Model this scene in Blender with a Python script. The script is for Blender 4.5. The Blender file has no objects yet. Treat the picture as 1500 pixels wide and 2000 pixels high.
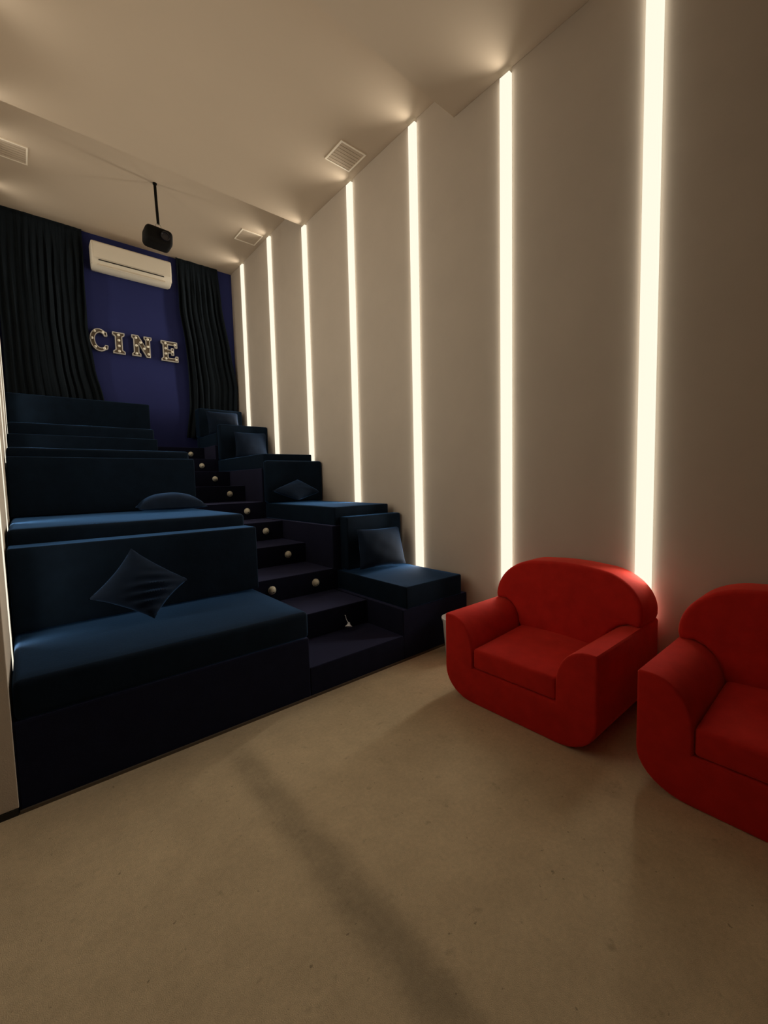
import bpy, bmesh, math, random
from mathutils import Vector, Matrix, noise

# ------------------------------------------------------------------ camera, world, exposure
scene = bpy.context.scene
COL = scene.collection
cam_data = bpy.data.cameras.new('camera')
cam = bpy.data.objects.new('camera', cam_data)
COL.objects.link(cam)
RT = (0.76238617, -0.64670456, -0.0232496)
UP = (0.06486597, 0.04062368, 0.99706676)
FW = (0.64386313, 0.76165801, -0.07292005)
cam.matrix_world = Matrix(((RT[0], UP[0], -FW[0], 0.0), (RT[1], UP[1], -FW[1], 0.0), (RT[2], UP[2], -FW[2], 1.4187), (0, 0, 0, 1)))
cam_data.sensor_fit = 'VERTICAL'
cam_data.sensor_height = 24.0
cam_data.lens = 828.98 / 2000 * 24.0
cam_data.clip_start = 0.02
scene.camera = cam

world = bpy.data.worlds.new('world')
scene.world = world
world.use_nodes = True
world.node_tree.nodes['Background'].inputs['Color'].default_value = (0.02, 0.018, 0.016, 1)
world.node_tree.nodes['Background'].inputs['Strength'].default_value = 0.0

vs = scene.view_settings
vs.view_transform = 'Standard'
vs.look = 'None'
vs.exposure = 0.12
vs.gamma = 1.0
vs.use_curve_mapping = False
scene.cycles.max_bounces = 10
scene.cycles.diffuse_bounces = 8
scene.cycles.use_denoising = True
scene.cycles.sample_clamp_indirect = 8.0

STRIP_RADIANCE = 8.4                      # what the LED strips give off
STRIP_COLOUR = (1.0, 0.94, 0.83)
DIFFUSER_LOOK = (0.95, 0.89, 0.72)

# ------------------------------------------------------------------ materials
def mat(name, base, rough=0.8, sheen=0.0, sheen_tint=(1, 1, 1), sheen_rough=0.4, var=0.0, scale=6.0, bump=0.0, bump_scale=300.0,
        metallic=0.0, spec=0.3, emit=None, emit_strength=0.0):
    m = bpy.data.materials.new(name)
    m.use_nodes = True
    nt = m.node_tree
    b = nt.nodes['Principled BSDF']
    b.inputs['Base Color'].default_value = (*base, 1)
    b.inputs['Roughness'].default_value = rough
    b.inputs['Metallic'].default_value = metallic
    b.inputs['Specular IOR Level'].default_value = spec
    if sheen:
        b.inputs['Sheen Weight'].default_value = sheen
        b.inputs['Sheen Tint'].default_value = (*sheen_tint, 1)
        b.inputs['Sheen Roughness'].default_value = sheen_rough
    if emit:
        b.inputs['Emission Color'].default_value = (*emit, 1)
        b.inputs['Emission Strength'].default_value = emit_strength
    geo = None
    if var or bump:
        geo = nt.nodes.new('ShaderNodeNewGeometry')
    if var:
        n = nt.nodes.new('ShaderNodeTexNoise')
        n.inputs['Scale'].default_value = scale
        n.inputs['Detail'].default_value = 5
        n.inputs['Roughness'].default_value = 0.6
        nt.links.new(geo.outputs['Position'], n.inputs['Vector'])
        r = nt.nodes.new('ShaderNodeMapRange')
        r.inputs['From Min'].default_value = 0.25
        r.inputs['From Max'].default_value = 0.75
        r.inputs['To Min'].default_value = 1 - var
        r.inputs['To Max'].default_value = 1 + var
        nt.links.new(n.outputs['Fac'], r.inputs['Value'])
        mx = nt.nodes.new('ShaderNodeVectorMath')
        mx.operation = 'SCALE'
        mx.inputs[0].default_value = base
        nt.links.new(r.outputs['Result'], mx.inputs['Scale'])
        nt.links.new(mx.outputs['Vector'], b.inputs['Base Color'])
    if bump:
        n2 = nt.nodes.new('ShaderNodeTexNoise')
        n2.inputs['Scale'].default_value = bump_scale
        n2.inputs['Detail'].default_value = 3
        nt.links.new(geo.outputs['Position'], n2.inputs['Vector'])
        bp = nt.nodes.new('ShaderNodeBump')
        bp.inputs['Strength'].default_value = bump
        bp.inputs['Distance'].default_value = 0.004
        nt.links.new(n2.outputs['Fac'], bp.inputs['Height'])
        nt.links.new(bp.outputs['Normal'], b.inputs['Normal'])
    return m

M_WALL = mat('beige_wall_fabric', (0.52, 0.445, 0.36), 0.95, var=0.04, scale=2.5, bump=0.12, bump_scale=220, spec=0.1)
M_JOINT = mat('dark_joint', (0.03, 0.025, 0.02), 0.9)
M_CEIL = mat('taupe_ceiling_paint', (0.55, 0.44, 0.325), 0.92, var=0.02, scale=1.5, spec=0.1)
M_BACK = mat('navy_wall_paint', (0.024, 0.030, 0.120), 0.85, var=0.08, scale=1.5, spec=0.15)
M_FRONT = mat('dark_front_wall', (0.05, 0.045, 0.05), 0.9)
M_VELVET = mat('navy_velvet', (0.0035, 0.0085, 0.0165), 0.9, sheen=0.62, sheen_tint=(0.10, 0.29, 0.68), sheen_rough=0.3, var=0.22, scale=9, bump=0.15, bump_scale=120, spec=0.08)
M_VELVET2 = mat('navy_velvet_pillow', (0.005, 0.011, 0.024), 0.85, sheen=0.62, sheen_tint=(0.12, 0.29, 0.66), sheen_rough=0.3, var=0.2, scale=14, bump=0.12, bump_scale=150, spec=0.1)
M_STEP = mat('purple_step_carpet', (0.0085, 0.0095, 0.022), 0.95, sheen=0.9, sheen_tint=(0.25, 0.265, 0.52), sheen_rough=0.35, var=0.15, scale=12, bump=0.3, bump_scale=260, spec=0.05)
M_CURTAIN = mat('dark_curtain_cloth', (0.009, 0.013, 0.017), 0.85, sheen=0.08, sheen_tint=(0.5, 0.65, 0.8), var=0.1, spec=0.08)
M_RED = mat('red_microfibre', (0.54, 0.021, 0.014), 0.9, sheen=1.0, sheen_tint=(1, 0.14, 0.09), sheen_rough=0.35, var=0.13, scale=11, bump=0.1, bump_scale=160, spec=0.1)
M_LED = mat('led_diffuser', (0.05, 0.05, 0.05), 0.6, emit=DIFFUSER_LOOK, emit_strength=1.0)
M_CHANNEL = mat('strip_channel', (0.5, 0.47, 0.42), 0.6)
M_WHITE = mat('ivory_plastic', (0.80, 0.72, 0.58), 0.45, spec=0.4)
M_VENT = mat('ivory_vent_frame', (0.92, 0.82, 0.66), 0.5)
M_SLOT = mat('dark_slot', (0.02, 0.018, 0.015), 0.7)
M_BLACK = mat('black_plastic', (0.005, 0.004, 0.003), 0.75, spec=0.12)
M_LENS = mat('lens_glass', (0.01, 0.01, 0.015), 0.1, spec=0.6)
M_CHROME = mat('grey_metal', (0.45, 0.4, 0.33), 0.4, metallic=0.9)
M_LETTER = mat('brown_letter_face', (0.24, 0.19, 0.14), 0.6, var=0.2, scale=40)
M_RIM = mat('silver_letter_rim', (0.58, 0.54, 0.48), 0.5)
M_BULB = mat('warm_bulb', (0.95, 0.88, 0.70), 0.25, spec=0.6)
M_LIGHT = mat('cream_step_light', (0.85, 0.80, 0.62), 0.35, spec=0.5)
M_BIN = mat('white_bin_plastic', (0.75, 0.72, 0.68), 0.45)
M_TRIM = mat('foot_trim', (0.10, 0.075, 0.05), 0.8)
M_WIRE = mat('white_wire', (0.80, 0.82, 0.86), 0.5)


def carpet_material():
    m = bpy.data.materials.new('beige_carpet')
    m.use_nodes = True
    nt = m.node_tree
    N = nt.nodes.new
    L = nt.links.new
    b = nt.nodes['Principled BSDF']
    b.inputs['Roughness'].default_value = 0.97
    b.inputs['Specular IOR Level'].default_value = 0.05
    geo = N('ShaderNodeNewGeometry')

    def noise_fac(scale, detail, lo, hi, tlo, thi, rough=0.6):
        n = N('ShaderNodeTexNoise')
        n.inputs['Scale'].default_value = scale
        n.inputs['Detail'].default_value = detail
        n.inputs['Roughness'].default_value = rough
        L(geo.outputs['Position'], n.inputs['Vector'])
        r = N('ShaderNodeMapRange')
        r.interpolation_type = 'SMOOTHSTEP'
        for k, v in (('From Min', lo), ('From Max', hi), ('To Min', tlo), ('To Max', thi)):
            r.inputs[k].default_value = v
        L(n.outputs['Fac'], r.inputs['Value'])
        return r.outputs['Result']

    def mul(a, c):
        x = N('ShaderNodeMath')
        x.operation = 'MULTIPLY'
        L(a, x.inputs[0])
        if isinstance(c, (int, float)):
            x.inputs[1].default_value = c
        else:
            L(c, x.inputs[1])
        return x.outputs[0]

    def ramp(sock, lo, hi, tlo, thi):
        r = N('ShaderNodeMapRange')
        r.interpolation_type = 'SMOOTHSTEP'
        for k, v in (('From Min', lo), ('From Max', hi), ('To Min', tlo), ('To Max', thi)):
            r.inputs[k].default_value = v
        L(sock, r.inputs['Value'])
        return r.outputs['Result']

    f = mul(noise_fac(1.6, 6, 0.3, 0.7, 0.91, 1.07), noise_fac(8, 6, 0.3, 0.7, 0.94, 1.05, 0.7))
    f = mul(f, noise_fac(55, 4, 0.3, 0.7, 0.94, 1.06, 0.7))
    f = mul(f, noise_fac(420, 2, 0.2, 0.8, 0.86, 1.14))
    f = mul(f, noise_fac(13, 3, 0.64, 0.74, 1.0, 0.80))          # dirt spots
    f = mul(f, noise_fac(4.3, 5, 0.60, 0.74, 1.0, 0.84, 0.7))     # larger worn patches
    f = mul(f, noise_fac(37, 2, 0.70, 0.76, 1.0, 0.60))          # specks
    # a walked-in dirty track running from the foot of the steps into the room
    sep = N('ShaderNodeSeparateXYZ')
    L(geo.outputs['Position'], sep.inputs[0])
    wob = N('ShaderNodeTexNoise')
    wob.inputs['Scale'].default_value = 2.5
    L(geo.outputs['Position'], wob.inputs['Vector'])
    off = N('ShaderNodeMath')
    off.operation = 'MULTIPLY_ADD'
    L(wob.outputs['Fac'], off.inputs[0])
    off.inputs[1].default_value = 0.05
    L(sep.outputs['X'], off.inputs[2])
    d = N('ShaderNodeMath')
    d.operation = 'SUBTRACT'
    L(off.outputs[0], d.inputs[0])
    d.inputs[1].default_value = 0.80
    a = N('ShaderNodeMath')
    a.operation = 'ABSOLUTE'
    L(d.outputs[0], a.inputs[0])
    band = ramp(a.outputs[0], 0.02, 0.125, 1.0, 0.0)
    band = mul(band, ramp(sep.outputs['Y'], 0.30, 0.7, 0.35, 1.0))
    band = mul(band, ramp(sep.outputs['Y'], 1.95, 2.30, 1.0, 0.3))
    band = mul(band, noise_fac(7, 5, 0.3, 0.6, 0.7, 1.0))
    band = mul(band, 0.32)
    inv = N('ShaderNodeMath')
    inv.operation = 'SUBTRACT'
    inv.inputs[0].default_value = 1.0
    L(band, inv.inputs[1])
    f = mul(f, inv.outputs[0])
    sc = N('ShaderNodeVectorMath')
    sc.operation = 'SCALE'
    sc.inputs[0].default_value = (0.60, 0.475, 0.305)
    L(f, sc.inputs['Scale'])
    L(sc.outputs['Vector'], b.inputs['Base Color'])
    n2 = N('ShaderNodeTexNoise')
    n2.inputs['Scale'].default_value = 350
    L(geo.outputs['Position'], n2.inputs['Vector'])
    bp = N('ShaderNodeBump')
    bp.inputs['Strength'].default_value = 0.35
    bp.inputs['Distance'].default_value = 0.005
    L(n2.outputs['Fac'], bp.inputs['Height'])
    L(bp.outputs['Normal'], b.inputs['Normal'])
    return m


M_CARPET = carpet_material()

# ------------------------------------------------------------------ helpers
def obj(name, bm, material, parent=None, smooth=False):
    me = bpy.data.meshes.new(name)
    bmesh.ops.recalc_face_normals(bm, faces=bm.faces)
    bm.to_mesh(me)
    bm.free()
    me.materials.append(material)
    if smooth:
        me.polygons.foreach_set('use_smooth', [True] * len(me.polygons))
        try:
            me.set_sharp_from_angle(angle=math.radians(50))
        except Exception:
            pass
    o = bpy.data.objects.new(name, me)
    COL.objects.link(o)
    if parent:
        o.parent = parent
    return o


def thing(name, label, cat, loc=(0, 0, 0), rotz=0.0, group=None):
    o = bpy.data.objects.new(name, None)
    o.empty_display_size = 0.05
    o.location = loc
    o.rotation_euler = (0, 0, rotz)
    COL.objects.link(o)
    return tag(o, label, cat, group)


def tag(o, label, cat, group=None):
    o['label'] = label
    o['category'] = cat
    if group:
        o['group'] = group
    return o


def struct(o):
    o['kind'] = 'structure'
    return o


def box(bm, x0, x1, y0, y1, z0, z1, bev=0.0, seg=3):
    r = bmesh.ops.create_cube(bm, size=1.0)
    for v in r['verts']:
        v.co = Vector(((x0 + x1) / 2 + v.co.x * (x1 - x0), (y0 + y1) / 2 + v.co.y * (y1 - y0), (z0 + z1) / 2 + v.co.z * (z1 - z0)))
    if bev:
        es = list({e for v in r['verts'] for e in v.link_edges})
        bmesh.ops.bevel(bm, geom=es, offset=bev, segments=seg, profile=0.5, affect='EDGES')
    return bm


def boxbm(*a, **k):
    return box(bmesh.new(), *a, **k)


def prism(pts, axis, a0, a1, bev=0.0, seg=3, bm=None):
    """closed 2D outline extruded along x, y or z; optional rounding of the two end outlines"""
    bm = bm or bmesh.new()

    def P(p, t):
        if axis == 'x':
            return Vector((t, p[0], p[1]))
        if axis == 'y':
            return Vector((p[0], t, p[1]))
        return Vector((p[0], p[1], t))
    A = [bm.verts.new(P(p, a0)) for p in pts]
    B = [bm.verts.new(P(p, a1)) for p in pts]
    n = len(pts)
    fa = bm.faces.new(A)
    fb = bm.faces.new(B[::-1])
    for i in range(n):
        bm.faces.new((A[i], B[i], B[(i + 1) % n], A[(i + 1) % n]))
    bmesh.ops.recalc_face_normals(bm, faces=bm.faces)
    if bev:
        bmesh.ops.bevel(bm, geom=list(set(fa.edges) | set(fb.edges)), offset=bev, segments=seg, profile=0.5, affect='EDGES')
    return bm


def tube(bm, pts, r, n=10):
    rings = []
    pts = [Vector(p) for p in pts]
    for i, p in enumerate(pts):
        d = (pts[min(i + 1, len(pts) - 1)] - pts[max(i - 1, 0)]).normalized()
        a = d.orthogonal().normalized()
        c = d.cross(a)
        rings.append([bm.verts.new(p + (a * math.cos(2 * math.pi * k / n) + c * math.sin(2 * math.pi * k / n)) * r) for k in range(n)])
    for i in range(len(rings) - 1):
        for k in range(n):
            bm.faces.new((rings[i][k], rings[i][(k + 1) % n], rings[i + 1][(k + 1) % n], rings[i + 1][k]))
    bm.faces.new(rings[0][::-1])
    bm.faces.new(rings[-1])
    return bm


def lathe(bm, prof, n=24, M=None):
    """profile of (radius, height) about local z; radius 0 closes the end"""
    M = M or Matrix.Identity(4)
    rings = []
    for r, z in prof:
        if r < 1e-6:
            rings.append([bm.verts.new(M @ Vector((0, 0, z)))])
        else:
            rings.append([bm.verts.new(M @ Vector((r * math.cos(2 * math.pi * k / n), r * math.sin(2 * math.pi * k / n), z))) for k in range(n)])
    for a, b in zip(rings, rings[1:]):
        for k in range(n):
            k2 = (k + 1) % n
            if len(a) == 1 and len(b) == 1:
                continue
            if len(a) == 1:
                bm.faces.new((a[0], b[k], b[k2]))
            elif len(b) == 1:
                bm.faces.new((a[k], a[k2], b[0]))
            else:
                bm.faces.new((a[k], a[k2], b[k2], b[k]))
    return bm


# ------------------------------------------------------------------ room shell
XL, XW = -0.105, 2.986        # faces of the left and right wall panels
YF, YB = -3.2, 7.51
DEEP = 0.045                  # panel thickness
STRIP_Y = [7.00 - 1.0035 * k for k in range(7)]
STRIP_W = 0.086
GAP = 0.096
STEP_1, STEP_2 = 5.045, 2.495
Z1, Z2, Z3 = 5.05, 4.75, 4.48


def ceil_z(y):
    return Z1 if y > STEP_1 else (Z2 if y > STEP_2 else Z3)


XFL = -2.4                    # the room is wider in front of the platform
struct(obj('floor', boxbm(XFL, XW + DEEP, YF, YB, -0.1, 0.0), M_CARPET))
prof = [(YF, Z3), (STEP_2, Z3), (STEP_2, Z2), (STEP_1, Z2), (STEP_1, Z1), (YB, Z1), (YB, 5.3), (YF, 5.3)]
struct(obj('ceiling', prism(prof, 'x', XFL, XW + DEEP), M_CEIL))
struct(obj('wall_back', boxbm(XFL - 0.2, XW + 0.2, YB, YB + 0.12, -0.1, 5.3), M_BACK))
struct(obj('wall_front', boxbm(XFL - 0.2, XW + 0.2, YF - 0.12, YF, -0.1, 5.3), M_FRONT))
wall_right = struct(obj('wall_right', boxbm(XW + DEEP, XW + 0.2, YF, YB, -0.1, 5.3), M_JOINT))
YPIER = 2.394
wall_left = struct(obj('wall_left', boxbm(XFL - 0.2, XL - DEEP, YPIER + 0.045, YB, -0.1, 5.3), M_JOINT))
struct(obj('wall_left', boxbm(XFL - 0.2, XFL, YF, YPIER + 0.044, -0.1, 5.3), M_WALL))


def wall_panels(x0, x1, parent, z0, ys, y_end):
    edges = [YB - 0.001]
    for y in ys:
        edges += [y + GAP / 2, y - GAP / 2]
    edges.append(y_end)
    for i in range(0, len(edges), 2):
        yb, ya = edges[i], edges[i + 1]
        pts = [(ya, z0), (yb, z0), (yb, ceil_z(yb - 0.001) - 0.001)]
        for s, zt, zn in ((STEP_1, Z1, Z2), (STEP_2, Z2, Z3)):
            if ya < s < yb:
                pts += [(s, zt - 0.001), (s, zn - 0.001)]
        pts.append((ya, ceil_z(ya + 0.001) - 0.001))
        obj('panel', prism(pts, 'x', x0, x1, bev=0.003, seg=2), M_WALL, parent)


wall_panels(XW, XW + DEEP, wall_right, 0.0, STRIP_Y, YF + 0.001)
wall_panels(XL - DEEP, XL, wall_left, 0.03, STRIP_Y[:5], YPIER + 0.046)
obj('panel', boxbm(XFL + 0.001, XL, YPIER, YPIER + 0.0445, 0.03, Z3 - 0.001, bev=0.003, seg=2), M_WALL, wall_left)
struct(obj('baseboard_left', boxbm(XFL + 0.001, XL - 0.004, YPIER - 0.006, YPIER + 0.03, 0.0, 0.029), M_SLOT))

# ------------------------------------------------------------------ LED strips (each builder holds its own lamps)
def area_lamp(parent, centre, xaxis, yaxis, zaxis, sx, sy, share=1.0, spread=180):
    d = bpy.data.lights.new('strip_lamp', 'AREA')
    d.shape = 'RECTANGLE'
    d.size = sx
    d.size_y = sy
    d.color = STRIP_COLOUR
    d.energy = STRIP_RADIANCE * share * math.pi * sx * sy
    d.spread = math.radians(spread)
    o = bpy.data.objects.new('strip_lamp', d)
    COL.objects.link(o)
    o.parent = parent
    o.matrix_world = Matrix(((xaxis[0], yaxis[0], zaxis[0], centre[0]), (xaxis[1], yaxis[1], zaxis[1], centre[1]),
                             (xaxis[2], yaxis[2], zaxis[2], centre[2]), (0, 0, 0, 1)))


def led_strip(side, y, z0, proud, label):
    zt = ceil_z(y) - 0.03
    sgn = 1 if side == 'right' else -1                     # outward direction of the wall
    face = XW if side == 'right' else XL
    xf = face - sgn * proud
    root = thing('led_strip', label, 'light', (face, y, z0), 0, 'LED strips on the %s wall' % side)
    h = STRIP_W / 2
    xa, xb = sorted((xf - face, sgn * 0.02))
    d = obj('diffuser', boxbm(xa, xb, -h, h, 0, zt - z0, bev=0.002, seg=1), M_LED, root)
    xa, xb = sorted((sgn * 0.0205, sgn * (DEEP - 0.001)))
    obj('channel', boxbm(xa, xb, -h, h, 0, zt - z0), M_CHANNEL, root)
    e = 0.002
    zc, H = (zt - z0) / 2, (zt - z0) - 0.01
    area_lamp(root, (xf - face - sgn * e, 0, zc), (0, sgn, 0), (0, 0, 1), (sgn, 0, 0), STRIP_W - 0.004, H, 1.3 if side == 'right' else 0.6, 120)
    if proud > 0.01:
        xm = -sgn * proud * 0.68                         # the lit flank starts clear of the panel face
        area_lamp(root, (xm, -h - e, zc), (-1, 0, 0), (0, 0, 1), (0, 1, 0), proud * 0.58, H, 0.5)
        area_lamp(root, (xm, h + e, zc), (1, 0, 0), (0, 0, 1), (0, -1, 0), proud * 0.58, H, 0.5)


R_LABEL = ['tall glowing LED strip nearest the navy back wall on the right wall',
           'second glowing LED strip from the back wall, ending at the third blue bench',
           'glowing LED strip on the right wall under the high ceiling step',
           'glowing LED strip ending behind the second blue bench cushion from the floor',
           'glowing LED strip ending at the lowest blue bench cushion beside the stairs',
           'glowing LED strip rising behind the left end of the nearer-to-stairs red armchair',
           'widest glowing LED strip, rising between the two red armchairs']
L_LABEL = ['LED strip on the left wall beside the topmost blue bench',
           'LED strip on the left wall by the third and fourth blue benches',
           'LED strip on the left wall at the end of the third blue bench',
           'LED strip sliver on the left wall at the end of the second blue bench',
           'LED strip sliver on the left wall at the end of the lowest blue bench']
TIERS = [(2.40, 0.405), (3.363, 1.005), (4.865, 1.605), (6.43, 2.005)]
for k, y in enumerate(STRIP_Y):
    zb = 0.50
    for ty, tz in TIERS:
        if y > ty - 0.06:
            zb = tz + 0.05
    led_strip('right', y, zb, 0.024, R_LABEL[k])
    if y > 2.4:
        led_strip('left', y, zb, 0.003, L_LABEL[k])

# ------------------------------------------------------------------ stepped platform
R = [2.40, 2.858, 3.363, 3.88, 4.375, 4.865, 5.388, 5.9055, 6.43, 6.93]
AX0, AX1 = 1.362, 2.2006
PL, PR = XL + 0.002, XW - 0.004
plat = thing('tiered_platform', 'dark purple carpeted stepped platform with a central staircase filling the back of the room', 'platform', (1.4, 2.4, 0))


def pobj(name, bm, m, smooth=False):
    bm.transform(Matrix.Translation((-1.4, -2.4, 0)))
    return obj(name, bm, m, plat, smooth)


for k, y in enumerate(R):
    pobj('step', boxbm(AX0 + 0.0005, AX1 - 0.0005, y, YB - 0.002, k * 0.2 + 0.0005, (k + 1) * 0.2, bev=0.006, seg=2), M_STEP)
ends = [t[0] for t in TIERS[1:]] + [YB - 0.002]
for (y, z), ye in zip(TIERS, ends):
    pobj('podium', boxbm(PL, AX0, y, ye - 0.0005, 0.0, z, bev=0.008, seg=2), M_STEP)
    pobj('podium', boxbm(AX1, PR, y, ye - 0.0005, 0.0, z, bev=0.008, seg=2), M_STEP)
pobj('foot_trim', boxbm(PL, PR, 2.388, 2.3995, 0.0, 0.014), M_TRIM)

# ------------------------------------------------------------------ velvet benches
def soft_block(x0, x1, y0, y1, z0, z1, bev, crown=0.0, seed=0):
    """upholstered block: gridded box with rounded edges, gently crowned top"""
    bm = bmesh.new()
    box(bm, x0, x1, y0, y1, z0, z1)
    ex = [e for e in bm.edges]
    bmesh.ops.bevel(bm, geom=ex, offset=bev, segments=4, profile=0.5, affect='EDGES')
    big = [f for f in bm.faces if f.calc_area() > 0.02]
    es = list({e for f in big for e in f.edges if e.calc_length() > 0.12})
    if es:
        bmesh.ops.subdivide_edges(bm, edges=es, cuts=10, use_grid_fill=True)
    if crown:
        cx, cy = (x0 + x1) / 2, (y0 + y1) / 2
        for v in bm.verts:
            u, w = (v.co.x - cx) / (x1 - x0) * 2, (v.co.y - cy) / (y1 - y0) * 2
            t = (v.co.z - z0) / (z1 - z0)
            v.co.z += crown * max(0, t) * (1 - u * u) * (1 - w * w)
            nz = noise.noise(Vector((v.co.x * 3 + seed, v.co.y * 3, v.co.z * 3)))
            if t > 0.5:
                v.co.z += nz * 0.004
    return bm


def bench(name, x0, x1, y0, y1, z0, z1, label, cat, group, bev=0.022, crown=0.0, seed=0, piping=False):
    cx, cy = (x0 + x1) / 2, (y0 + y1) / 2
    bm = soft_block(x0 - cx, x1 - cx, y0 - cy, y1 - cy, 0, z1 - z0, bev, crown, seed)
    o = obj(name, bm, M_VELVET, None, True)
    o.location = (cx, cy, z0)
    return tag(o, label, cat, group)


LX0 = XL + 0.010
g1, g2 = 'left bench cushions', 'right bench cushions'
bench('bench_cushion', LX0, 1.364, 2.396, 3.36, 0.406, 0.583, 'wide navy velvet bench cushion at the front, lowest of the wide ones', 'cushion', g1, 0.03, 0.010, 1)
bench('bench_cushion', LX0, 1.360, 3.37, 4.862, 1.006, 1.180, 'wide navy velvet bench cushion with a flat pillow lying on it', 'cushion', g1, 0.03, 0.006, 2)
bench('bench_cushion', LX0, 1.385, 4.87, 6.427, 1.606, 1.785, 'wide navy bench cushion seen edge-on, third from the floor', 'cushion', g1, 0.03, 0.004, 3)
bench('bench_cushion', LX0, 1.400, 6.435, 7.36, 2.006, 2.19, 'wide navy bench cushion under the topmost wide backrest', 'cushion', g1, 0.03, 0.004, 4)
bench('bench_cushion', 2.236, 2.905, 2.396, 3.36, 0.406, 0.580, 'narrow blue velvet bench cushion right of the stairs, lowest one', 'cushion', g2, 0.012, 0.006, 5)
bench('bench_cushion', 2.228, 2.905, 3.365, 4.862, 1.006, 1.183, 'narrow blue bench cushion with a lit diamond pillow on it', 'cushion', g2, 0.014, 0.006, 6)
bench('bench_cushion', 2.228, 2.90, 4.868, 6.427, 1.606, 1.783, 'narrow blue bench cushion seen edge-on, third right of the stairs', 'cushion', g2, 0.014, 0.004, 7)
bench('bench_cushion', 2.228, 2.90, 6.435, 7.36, 2.006, 2.19, 'narrow blue bench cushion topmost right of the stairs', 'cushion', g2, 0.014, 0.004, 8)
g3, g4 = 'left backrests', 'right backrests'
bench('backrest', LX0, 1.364, 3.16, 3.362, 0.600, 1.086, 'wide navy velvet backrest behind the tilted pillow at the front', 'backrest', g3, 0.012)
bench('backrest', LX0, 1.364, 4.63, 4.864, 1.188, 1.690, 'wide navy velvet backrest behind the flat-lying pillow', 'backrest', g3, 0.014)
bench('backrest', LX0, 1.385, 6.22, 6.428, 1.792, 2.035, 'low wide navy backrest band with a blue-lit left end', 'backrest', g3, 0.014)
bench('backrest', LX0, 1.51, 7.14, 7.355, 2.196, 2.635, 'topmost wide navy backrest below the left curtain', 'backrest', g3, 0.02)
bench('backrest', 2.283, 2.965, 3.243, 3.362, 0.588, 1.088, 'narrow blue backrest behind the upright pillow nearest the floor', 'backrest', g4, 0.016)
bench('backrest', 2.212, 2.975, 4.745, 4.864, 1.190, 1.695, 'narrow blue backrest behind the lit diamond pillow', 'backrest', g4, 0.030)
bench('backrest', 2.235, 2.978, 6.31, 6.428, 1.790, 2.302, 'narrow blue backrest third from the floor, right of the stairs', 'backrest', g4, 0.020)
bench('backrest', 2.215, 2.925, 7.15, 7.355, 2.196, 2.652, 'topmost narrow blue backrest in front of the right curtain', 'backrest', g4, 0.022)

# ------------------------------------------------------------------ throw pillows
def pillow(T, Rr, B, Lc, thick, label, wrinkle=0.0, flip=1, n=22, pinch=0.10, seed=0, under=1.0):
    """four corners in order round the pillow; thickness to both sides of their plane"""
    T, Rr, B, Lc = map(Vector, (T, Rr, B, Lc))
    c = (T + Rr + B + Lc) / 4
    nrm = ((Rr - Lc).cross(T - B)).normalized() * flip
    bm = bmesh.new()
    grids = []
    for side in (1, -1):
        g = []
        for i in range(n + 1):
            row = []
            for j in range(n + 1):
                u, v = i / n, j / n
                a, b = 2 * u - 1, 2 * v - 1
                pa = a * (1 - pinch * (1 - b * b) * abs(a))
                pb = b * (1 - pinch * (1 - a * a) * abs(b))
                uu, vv = (pa + 1) / 2, (pb + 1) / 2
                p = T * (1 - uu) * (1 - vv) + Rr * uu * (1 - vv) + B * uu * vv + Lc * (1 - uu) * vv
                h = ((1 - a * a) * (1 - b * b)) ** 0.42
                t = thick / 2 * h
                if wrinkle and side == 1:
                    wx = a * 0.75 + b * 0.9
                    fall = math.exp(-((a - 0.45) ** 2) / 0.25 - ((b - 0.15) ** 2) / 0.55)
                    t += wrinkle * h ** 0.6 * fall * math.sin(wx * 15 + 1.5 * a * a + seed)
                t += 0.006 * h * noise.noise(Vector((a * 2.1 + seed, b * 2.1, side)))
                if under != 1.0 and nrm.z * side < 0:
                    t *= under
                row.append(p - c + nrm * t * side)
            g.append(row)
        grids.append(g)
    vs = [[None] * (n + 1) for _ in range(n + 1)], [[None] * (n + 1) for _ in range(n + 1)]
    for s in (0, 1):
        for i in range(n + 1):
            for j in range(n + 1):
                if s == 1 and (i in (0, n) or j in (0, n)):
                    vs[1][i][j] = vs[0][i][j]
                else:
                    vs[s][i][j] = bm.verts.new(grids[s][i][j])
        for i in range(n):
            for j in range(n):
                bm.faces.new((vs[s][i][j], vs[s][i + 1][j], vs[s][i + 1][j + 1], vs[s][i][j + 1]))
    o = obj('throw_pillow', bm, M_VELVET2, None, True)
    o.location = c
    return tag(o, label, 'pillow', 'navy throw pillows')


pillow((0.498, 3.10, 1.029), (0.815, 3.04, 0.785), (0.565, 2.885, 0.605), (0.246, 3.00, 0.765), 0.15,
       'dark navy pillow with wrinkles leaning tilted on its corner on the front bench', wrinkle=0.024, flip=1, n=36)
pillow((0.80, 4.62, 1.222), (1.34, 4.56, 1.222), (1.30, 4.08, 1.222), (0.74, 4.14, 1.222), 0.27,
       'flat-lying navy pillow on the second wide bench', seed=3, under=0.2)
pillow((2.585, 4.705, 1.462), (2.811, 4.55, 1.300), (2.41, 4.36, 1.225), (2.18, 4.56, 1.335), 0.13,
       'brightly lit blue diamond pillow leaning on the second narrow backrest', seed=5)
pillow((2.352, 3.185, 0.972), (2.880, 3.185, 0.958), (2.83, 3.03, 0.605), (2.262, 3.03, 0.625), 0.15,
       'upright square navy pillow on the lowest narrow bench', seed=7, pinch=0.06)
pillow((2.417, 6.245, 2.195), (2.915, 6.245, 2.195), (2.87, 6.10, 1.805), (2.37, 6.10, 1.805), 0.15,
       'shiny navy pillow on the third narrow bench beside the stairs', seed=9, pinch=0.06)
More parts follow.
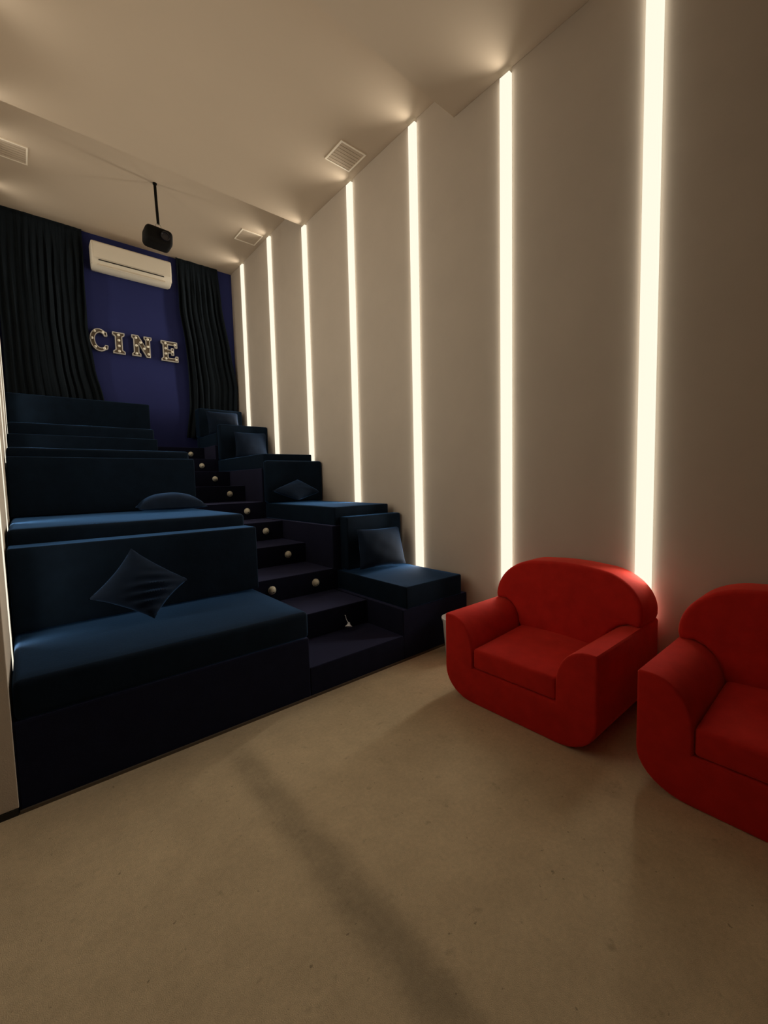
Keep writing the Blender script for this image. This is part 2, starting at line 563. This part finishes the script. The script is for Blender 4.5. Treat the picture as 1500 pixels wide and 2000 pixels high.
pillow((2.30, 7.09, 2.605), (2.82, 7.09, 2.605), (2.80, 6.93, 2.215), (2.28, 6.93, 2.215), 0.14,
       'navy pillow on the topmost narrow bench by the curtain', seed=11, pinch=0.06)

# ------------------------------------------------------------------ curtains
def curtain(left, right, z0, z1, folds, depth, y, label, seed, flat=0.0):
    """left/right: lists of (z, x) edges"""
    def at(tab, z):
        tab = sorted(tab)
        if z <= tab[0][0]:
            return tab[0][1]
        for (za, xa), (zb, xb) in zip(tab, tab[1:]):
            if z <= zb:
                t = (z - za) / (zb - za)
                t = t * t * (3 - 2 * t) * 0.5 + t * 0.5
                return xa + (xb - xa) * t
        return tab[-1][1]
    bm = bmesh.new()
    nu, nv = folds * 14, 44
    rows = []
    rnd = random.Random(seed)
    amp = [0.6 + 0.5 * rnd.random() for _ in range(folds + 2)]
    for j in range(nv + 1):
        z = z0 + (z1 - z0) * j / nv
        xl, xr = at(left, z), at(right, z)
        row = []
        for i in range(nu + 1):
            s = i / nu
            ph = s * folds * 2 * math.pi
            k = int(s * folds)
            a = amp[k] * (1 - (s * folds - k)) + amp[k + 1] * (s * folds - k)
            a *= (0.35 + 0.65 * min(1, s / max(flat, 1e-3))) if s < flat else 1
            w = depth * a * (0.75 + 0.25 * math.sin(z * 2 + k))
            w *= min(1.0, max(0.06, (z1 - z) / 0.5))
            x = xl + (xr - xl) * s + 0.012 * math.sin(2 * ph + k) * a + 0.010 * noise.noise(Vector((s * 6, z * 1.3, seed)))
            yy = y - w * (0.5 + 0.5 * math.cos(ph + 0.5 * math.sin(z * 1.5 + seed)))
            yy += 0.012 * noise.noise(Vector((s * 9, z * 2.5, seed + 5)))
            row.append(bm.verts.new((x, min(yy, YB - 0.015), z)))
        rows.append(row)
    for j in range(nv):
        for i in range(nu):
            bm.faces.new((rows[j][i], rows[j][i + 1], rows[j + 1][i + 1], rows[j + 1][i]))
    bm.normal_update()
    o = obj('curtain', bm, M_CURTAIN, None, True)
    md = o.modifiers.new('thickness', 'SOLIDIFY')
    md.thickness = 0.003
    return tag(o, label, 'curtain', 'dark curtains on the back wall')


curtain([(2.2, -0.085), (5.1, -0.085)], [(2.0, 1.08), (2.7, 0.985), (3.126, 0.905), (3.69, 0.85), (4.25, 0.846), (5.06, 0.865)],
        2.2, 5.0495, 12, 0.085, 7.47, 'wide dark pleated curtain at the left of the navy back wall', 3, flat=0.4)
curtain([(2.05, 2.08), (2.75, 2.17), (3.2, 2.17), (3.64, 2.15), (4.27, 2.09), (5.06, 2.08)],
        [(2.05, 2.90), (2.725, 2.93), (3.08, 2.955), (3.6, 2.875), (4.42, 2.76), (5.06, 2.725)],
        2.2, 5.0495, 8, 0.09, 7.47, 'narrow dark curtain right of the letters, swept towards the wall', 8)

# ------------------------------------------------------------------ air conditioner
ac = thing('air_conditioner', 'white wall-mounted split air conditioner high on the navy wall', 'air conditioner', (1.45, 7.505, 4.51))
hw = 0.515
side = [(0.0, 0.02), (-0.10, 0.0), (-0.17, 0.02), (-0.215, 0.075), (-0.232, 0.16), (-0.232, 0.30), (-0.215, 0.355), (-0.18, 0.372), (0.0, 0.372)]
obj('body', prism(side, 'x', -hw, hw, bev=0.02, seg=3), M_WHITE, ac, True)
obj('front_panel', boxbm(-hw + 0.02, hw - 0.02, -0.238, -0.231, 0.125, 0.335, bev=0.003, seg=2), M_WHITE, ac)
obj('air_slot', boxbm(-0.44, 0.40, -0.2365, -0.225, 0.098, 0.108), M_SLOT, ac)
flap = boxbm(-0.45, 0.42, -0.006, 0.006, -0.03, 0.03, bev=0.002, seg=1)
flap.transform(Matrix.Translation((0, -0.2, 0.05)) @ Matrix.Rotation(math.radians(-38), 4, 'X'))
obj('louvre_flap', flap, M_WHITE, ac)
obj('end_cap', boxbm(hw - 0.014, hw + 0.003, -0.2, -0.02, 0.05, 0.34, bev=0.004, seg=1), M_WHITE, ac)
obj('end_cap', boxbm(-hw - 0.003, -hw + 0.014, -0.2, -0.02, 0.05, 0.34, bev=0.004, seg=1), M_WHITE, ac)

# ------------------------------------------------------------------ marquee letters
def ring_offset(pts, d):
    n = len(pts)
    area = sum(pts[i][0] * pts[(i + 1) % n][1] - pts[(i + 1) % n][0] * pts[i][1] for i in range(n))
    s = 1 if area > 0 else -1
    out = []
    for i in range(n):
        p0, p1, p2 = Vector(pts[i - 1]), Vector(pts[i]), Vector(pts[(i + 1) % n])
        d1, d2 = (p1 - p0).normalized(), (p2 - p1).normalized()
        n1, n2 = Vector((-d1.y, d1.x)) * s, Vector((-d2.y, d2.x)) * s
        m = (n1 + n2)
        m = m / max(0.35, m.length_squared / 2) if m.length > 1e-4 else n1
        if m.length > 1.8:
            m = m.normalized() * 1.8
        out.append(p1 + m * d)
    return out


def letter(name, outline, bulbs, x, z, label):
    yb = YB - 0.004
    root = thing(name, label, 'letter', (x, yb, z), 0, 'marquee letters')
    obj('back_plate', prism(outline, 'y', -0.022, 0.0), M_LETTER, root)
    inn = ring_offset(outline, 0.010)
    bm = bmesh.new()
    n = len(outline)
    rows = []
    for pts, yy in ((outline, 0.0), (outline, -0.055), (inn, -0.055), (inn, -0.0225)):
        rows.append([bm.verts.new((p[0], yy, p[1])) for p in pts])
    for a, b in zip(rows, rows[1:]):
        for i in range(n):
            bm.faces.new((a[i], a[(i + 1) % n], b[(i + 1) % n], b[i]))
    obj('rim', bm, M_RIM, root)
    for bx, bz in bulbs:
        bb = bmesh.new()
        lathe(bb, [(0.009, 0.0), (0.010, 0.012), (0.017, 0.020), (0.0195, 0.030), (0.017, 0.040), (0.009, 0.0475), (0, 0.049)], 12,
              Matrix.Translation((bx, -0.0222, bz)) @ Matrix.Rotation(math.radians(90), 4, 'X'))
        obj('bulb', bb, M_BULB, root, True)


def c_outline():
    o, i = [], []
    for k in range(25):
        a = math.radians(55 + (305 - 55) * k / 24)
        o.append((0.118 * math.cos(a) * 1.0 + 0.012, 0.160 * math.sin(a)))
    for k in range(21):
        a = math.radians(302 - (302 - 58) * k / 20)
        i.append((0.070 * math.cos(a) + 0.026, 0.108 * math.sin(a)))
    return o + [(0.112, -0.118), (0.116, -0.066), (0.078, -0.062)] + i + [(0.076, 0.062), (0.112, 0.066), (0.108, 0.118)]


letter('letter', c_outline(), [(-0.045, 0.115), (0.060, 0.112), (-0.080, 0.012), (-0.045, -0.105), (0.066, -0.112)], 0.968, 3.556,
       'marquee letter C with bulbs on the navy wall')
I_OUT = [(-0.078, -0.155), (0.078, -0.155), (0.078, -0.118), (0.046, -0.095), (0.046, 0.095), (0.078, 0.118), (0.078, 0.155), (-0.078, 0.155), (-0.078, 0.118),
         (-0.046, 0.095), (-0.046, -0.095), (-0.078, -0.118)]
letter('letter', I_OUT, [(0, 0.118), (0, 0.040), (0, -0.040), (0, -0.118)], 1.222, 3.553, 'marquee letter I with a row of four bulbs')
N_OUT = [(-0.135, -0.155), (-0.018, -0.155), (-0.018, -0.118), (-0.042, -0.100), (-0.042, 0.030), (0.060, -0.155), (0.112, -0.155), (0.112, 0.100), (0.135, 0.118),
         (0.135, 0.155), (0.030, 0.155), (0.030, 0.118), (0.052, 0.100), (0.052, -0.010), (-0.045, 0.155), (-0.135, 0.155), (-0.135, 0.118), (-0.112, 0.100),
         (-0.112, -0.100), (-0.135, -0.118)]
letter('letter', N_OUT, [(-0.078, 0.115), (-0.078, 0.0), (-0.078, -0.118), (-0.018, 0.055), (0.028, -0.030), (0.082, 0.118), (0.082, 0.008), (0.084, -0.105)],
       1.527, 3.560, 'marquee letter N with eight bulbs')
E_OUT = [(-0.122, -0.155), (0.122, -0.155), (0.122, -0.065), (0.085, -0.065), (0.070, -0.100), (-0.022, -0.100), (-0.022, -0.028), (0.022, -0.028), (0.022, -0.055),
         (0.062, -0.055), (0.062, 0.055), (0.022, 0.055), (0.022, 0.028), (-0.022, 0.028), (-0.022, 0.100), (0.070, 0.100), (0.085, 0.065), (0.115, 0.065),
         (0.115, 0.155), (-0.122, 0.155), (-0.122, 0.118), (-0.096, 0.100), (-0.096, -0.100), (-0.122, -0.118)]
letter('letter', E_OUT, [(-0.060, 0.118), (-0.060, 0.040), (-0.060, -0.040), (-0.060, -0.118), (0.078, 0.112), (0.036, 0.0), (0.090, -0.118)], 1.916, 3.552,
       'marquee letter E beside the right curtain')

# ------------------------------------------------------------------ projector on its pole
pj = thing('projector', 'black projector hanging on a thin pole from the ceiling', 'projector', (1.44, 5.83, Z1))
bm = tube(bmesh.new(), [(0, 0, -0.012), (0.004, 0, -0.2), (0.012, 0, -0.465)], 0.016, 12)
obj('pole', bm, M_BLACK, pj, True)
bm = lathe(bmesh.new(), [(0, 0), (0.024, 0), (0.022, -0.014), (0, -0.014)], 20)
obj('ceiling_plate', bm, M_BLACK, pj)
bm = tube(bmesh.new(), [(0.012 + 0.030 * math.sin(t * math.pi / 8), 0, -0.497 + 0.034 * math.cos(t * math.pi / 8)) for t in range(17)], 0.005, 8)
obj('ring_hook', bm, M_CHROME, pj, True)
bm = boxbm(-0.152, 0.152, -0.12, 0.12, -0.098, 0.098, bev=0.055, seg=5)
bm.transform(Matrix.Translation((-0.005, 0, -0.640)) @ Matrix.Rotation(math.radians(3), 4, 'Y'))
obj('body', bm, M_BLACK, pj, True)
bm = lathe(bmesh.new(), [(0.0, 0.0), (0.04, 0.0), (0.05, 0.004), (0.052, 0.028), (0.042, 0.03), (0.036, 0.02), (0, 0.02)], 20,
           Matrix.Translation((0.05, -0.115, -0.65)) @ Matrix.Rotation(math.radians(90), 4, 'X'))
obj('lens', bm, M_LENS, pj, True)
obj('mount_bracket', boxbm(-0.05, 0.06, -0.04, 0.04, -0.548, -0.528, bev=0.004, seg=1), M_BLACK, pj)

# ------------------------------------------------------------------ ceiling vents
def vent(x0, x1, y0, y1, z, label):
    cx, cy = (x0 + x1) / 2, (y0 + y1) / 2
    hx, hy, w = (x1 - x0) / 2, (y1 - y0) / 2, 0.016
    root = thing('ceiling_vent', label, 'vent', (cx, cy, z), 0, 'square ceiling vents')
    bm = bmesh.new()
    for a in ((-hx, hx, -hy, -hy + w), (-hx, hx, hy - w, hy), (-hx, -hx + w, -hy + w, hy - w), (hx - w, hx, -hy + w, hy - w)):
        box(bm, a[0], a[1], a[2], a[3], -0.010, -0.0005)
    obj('frame', bm, M_VENT, root)
    obj('cover', boxbm(-hx + w, hx - w, -hy + w, hy - w, -0.004, -0.0005), M_CEIL, root)
    n = 7
    for k in range(n):
        yy = -hy + w + (2 * hy - 2 * w) * (k + 0.5) / n
        s = boxbm(-hx + w, hx - w, -0.018, 0.018, -0.0009, 0.0009)
        s.transform(Matrix.Translation((0, yy, -0.0062)) @ Matrix.Rotation(math.radians(2.5), 4, 'X'))
        obj('slat', s, M_CEIL, root)


vent(2.612, 2.925, 6.065, 6.375, Z1, 'small square ceiling vent by the projector end of the right wall')
vent(-0.045, 0.270, 6.057, 6.373, Z1, 'square ceiling vent cut off at the left picture edge')
vent(2.585, 2.892, 3.569, 3.871, Z2, 'larger looking square vent on the middle ceiling section')

# ------------------------------------------------------------------ step lights
ORD = {3: 'third', 4: 'fourth', 5: 'fifth', 6: 'sixth', 7: 'seventh', 8: 'eighth', 9: 'ninth', 10: 'tenth'}


def step_light(x, k, z, label):
    y = R[k - 1]
    root = thing('step_light', label, 'step light', (x, y - 0.0005, z), 0, 'round step lights on the stair risers')
    rot = Matrix.Rotation(math.radians(90), 4, 'X')
    obj('base_ring', lathe(bmesh.new(), [(0, 0), (0.036, 0), (0.036, 0.006), (0.031, 0.010), (0, 0.010)], 24, rot), M_LIGHT, root, True)
    dome = obj('dome', lathe(bmesh.new(), [(0.031, 0.0101), (0.030, 0.018), (0.026, 0.026), (0.018, 0.032), (0.008, 0.035), (0, 0.0355)], 24, rot), M_LIGHT, root, True)
    s = bmesh.new()
    bmesh.ops.create_uvsphere(s, u_segments=14, v_segments=8, radius=1.0)
    s.transform(Matrix.Translation((0.002, -0.027, -0.012)) @ Matrix.Diagonal((0.013, 0.009, 0.006, 1)))
    obj('light_slot', s, M_SLOT, dome, True)


step_light(1.565, 3, 0.507, 'round cream step light at the front bench corner, left of its pair')
for k in range(3, 11):
    step_light(1.995, k, (k - 0.5) * 0.2, 'round cream step light on the %s stair riser from the floor%s' % (ORD[k], ', right one' if k == 3 else ''))
bl = thing('step_light', 'broken white step light dangling on its wire at the second riser', 'step light', (1.962, R[1] - 0.0005, 0.318), 0, None)
obj('wire', tube(bmesh.new(), [(0, -0.006, 0.0), (0.0, -0.014, -0.004), (0.002, -0.018, -0.03), (0.004, -0.046, -0.055)], 0.003, 8), M_WIRE, bl, True)
obj('fitting', lathe(bmesh.new(), [(0, 0.0), (0.008, 0.0), (0.011, -0.012), (0.016, -0.022), (0.028, -0.030), (0.029, -0.037), (0, -0.037)], 18,
                     Matrix.Translation((0.004, -0.052, -0.050)) @ Matrix.Rotation(math.radians(22), 4, 'Y') @ Matrix.Rotation(math.radians(-20), 4, 'X')), M_WIRE, bl, True)

# ------------------------------------------------------------------ red armchairs (front faces -x)
def ell(cx, cz, rx, rz, a0, a1, n):
    return [(cx + rx * math.cos(math.radians(a0 + (a1 - a0) * k / n)), cz + rz * math.sin(math.radians(a0 + (a1 - a0) * k / n))) for k in range(n + 1)]


def armchair(y, label):
    root = thing('armchair', label, 'armchair', (2.08, y, 0), 0, 'red armchairs')
    HW, IN, AH = 0.493, 0.275, 0.536
    # U-shaped body: rounded bottom corners, arm tops high outside and falling in a quarter round to the seat
    pts = ell(HW - 0.21, 0.175, 0.21, 0.175, -90, 0, 9)
    pts += [(HW, 0.30), (HW, AH - 0.012), (HW - 0.008, AH)]
    pts += ell(HW - 0.05, AH - 0.20, -0.168, 0.20, 90, 0, 9)[0:]
    pts += [(IN, 0.225)]
    half = pts
    full = half + [(-p[0], p[1]) for p in reversed(half)]
    obj('body', prism(full, 'x', 0.0, 0.86, bev=0.014, seg=3), M_RED, root, True)
    # seat cushion
    bm = soft_block(0.008, 0.66, -IN + 0.004, IN - 0.004, 0.227, 0.352, 0.018, 0.020, 2)
    for v in bm.verts:
        if v.co.z > 0.3:
            v.co.z += 0.035 * max(0, v.co.x) / 0.66
    obj('seat_cushion', bm, M_RED, root, True)
    # domed back with lobes lying over the arms
    half = [(0.0, 0.36), (IN - 0.004, 0.362)]
    half += [(HW - 0.05 - 0.164 * math.cos(math.radians(a)), AH - 0.198 + 0.203 * math.sin(math.radians(a))) for a in (15, 32, 48, 64, 80)]
    half += [(HW - 0.03, AH - 0.004), (HW - 0.008, AH + 0.002), (HW, AH + 0.03)]
    half += ell(HW - 0.30, AH + 0.05, 0.30, 0.245, 4, 82, 14)
    half += [(0.10, 0.840), (0.0, 0.843)]
    full = half + [(-p[0], p[1]) for p in reversed(half[1:-1])]
    bm = prism(full, 'x', 0.0, 1.0)
    for v in bm.verts:
        z = v.co.z
        lean = max(0.0, (z - 0.36) / 0.48)
        side_in = 0.05 * (abs(v.co.y) / 0.5) ** 2
        v.co.x = (0.535 + 0.115 * lean - side_in * 0.3) if v.co.x < 0.5 else (0.855 + 0.025 * lean)
    caps = [f for f in bm.faces if len(f.verts) > 8]
    es = list({e for f in caps for e in f.edges})
    bmesh.ops.bevel(bm, geom=es, offset=0.034, segments=5, profile=0.5, affect='EDGES', clamp_overlap=True)
    obj('backrest', bm, M_RED, root, True)
    return root


armchair(1.366, 'red upholstered armchair standing nearest the blue steps, seen whole')
armchair(0.207, 'red upholstered armchair cut off by the right picture edge')

# ------------------------------------------------------------------ white bin behind the armchair
wb = thing('waste_bin', 'small white waste bin half hidden behind the red armchair', 'bin', (2.60, 2.19, 0))
obj('body', lathe(bmesh.new(), [(0, 0.0), (0.095, 0.0), (0.120, 0.30), (0.114, 0.30), (0.090, 0.006), (0, 0.006)], 28), M_BIN, wb, True)
obj('rim', lathe(bmesh.new(), [(0.1205, 0.296), (0.127, 0.296), (0.127, 0.310), (0.1145, 0.310), (0.1145, 0.3005)], 28), M_BIN, wb, True)
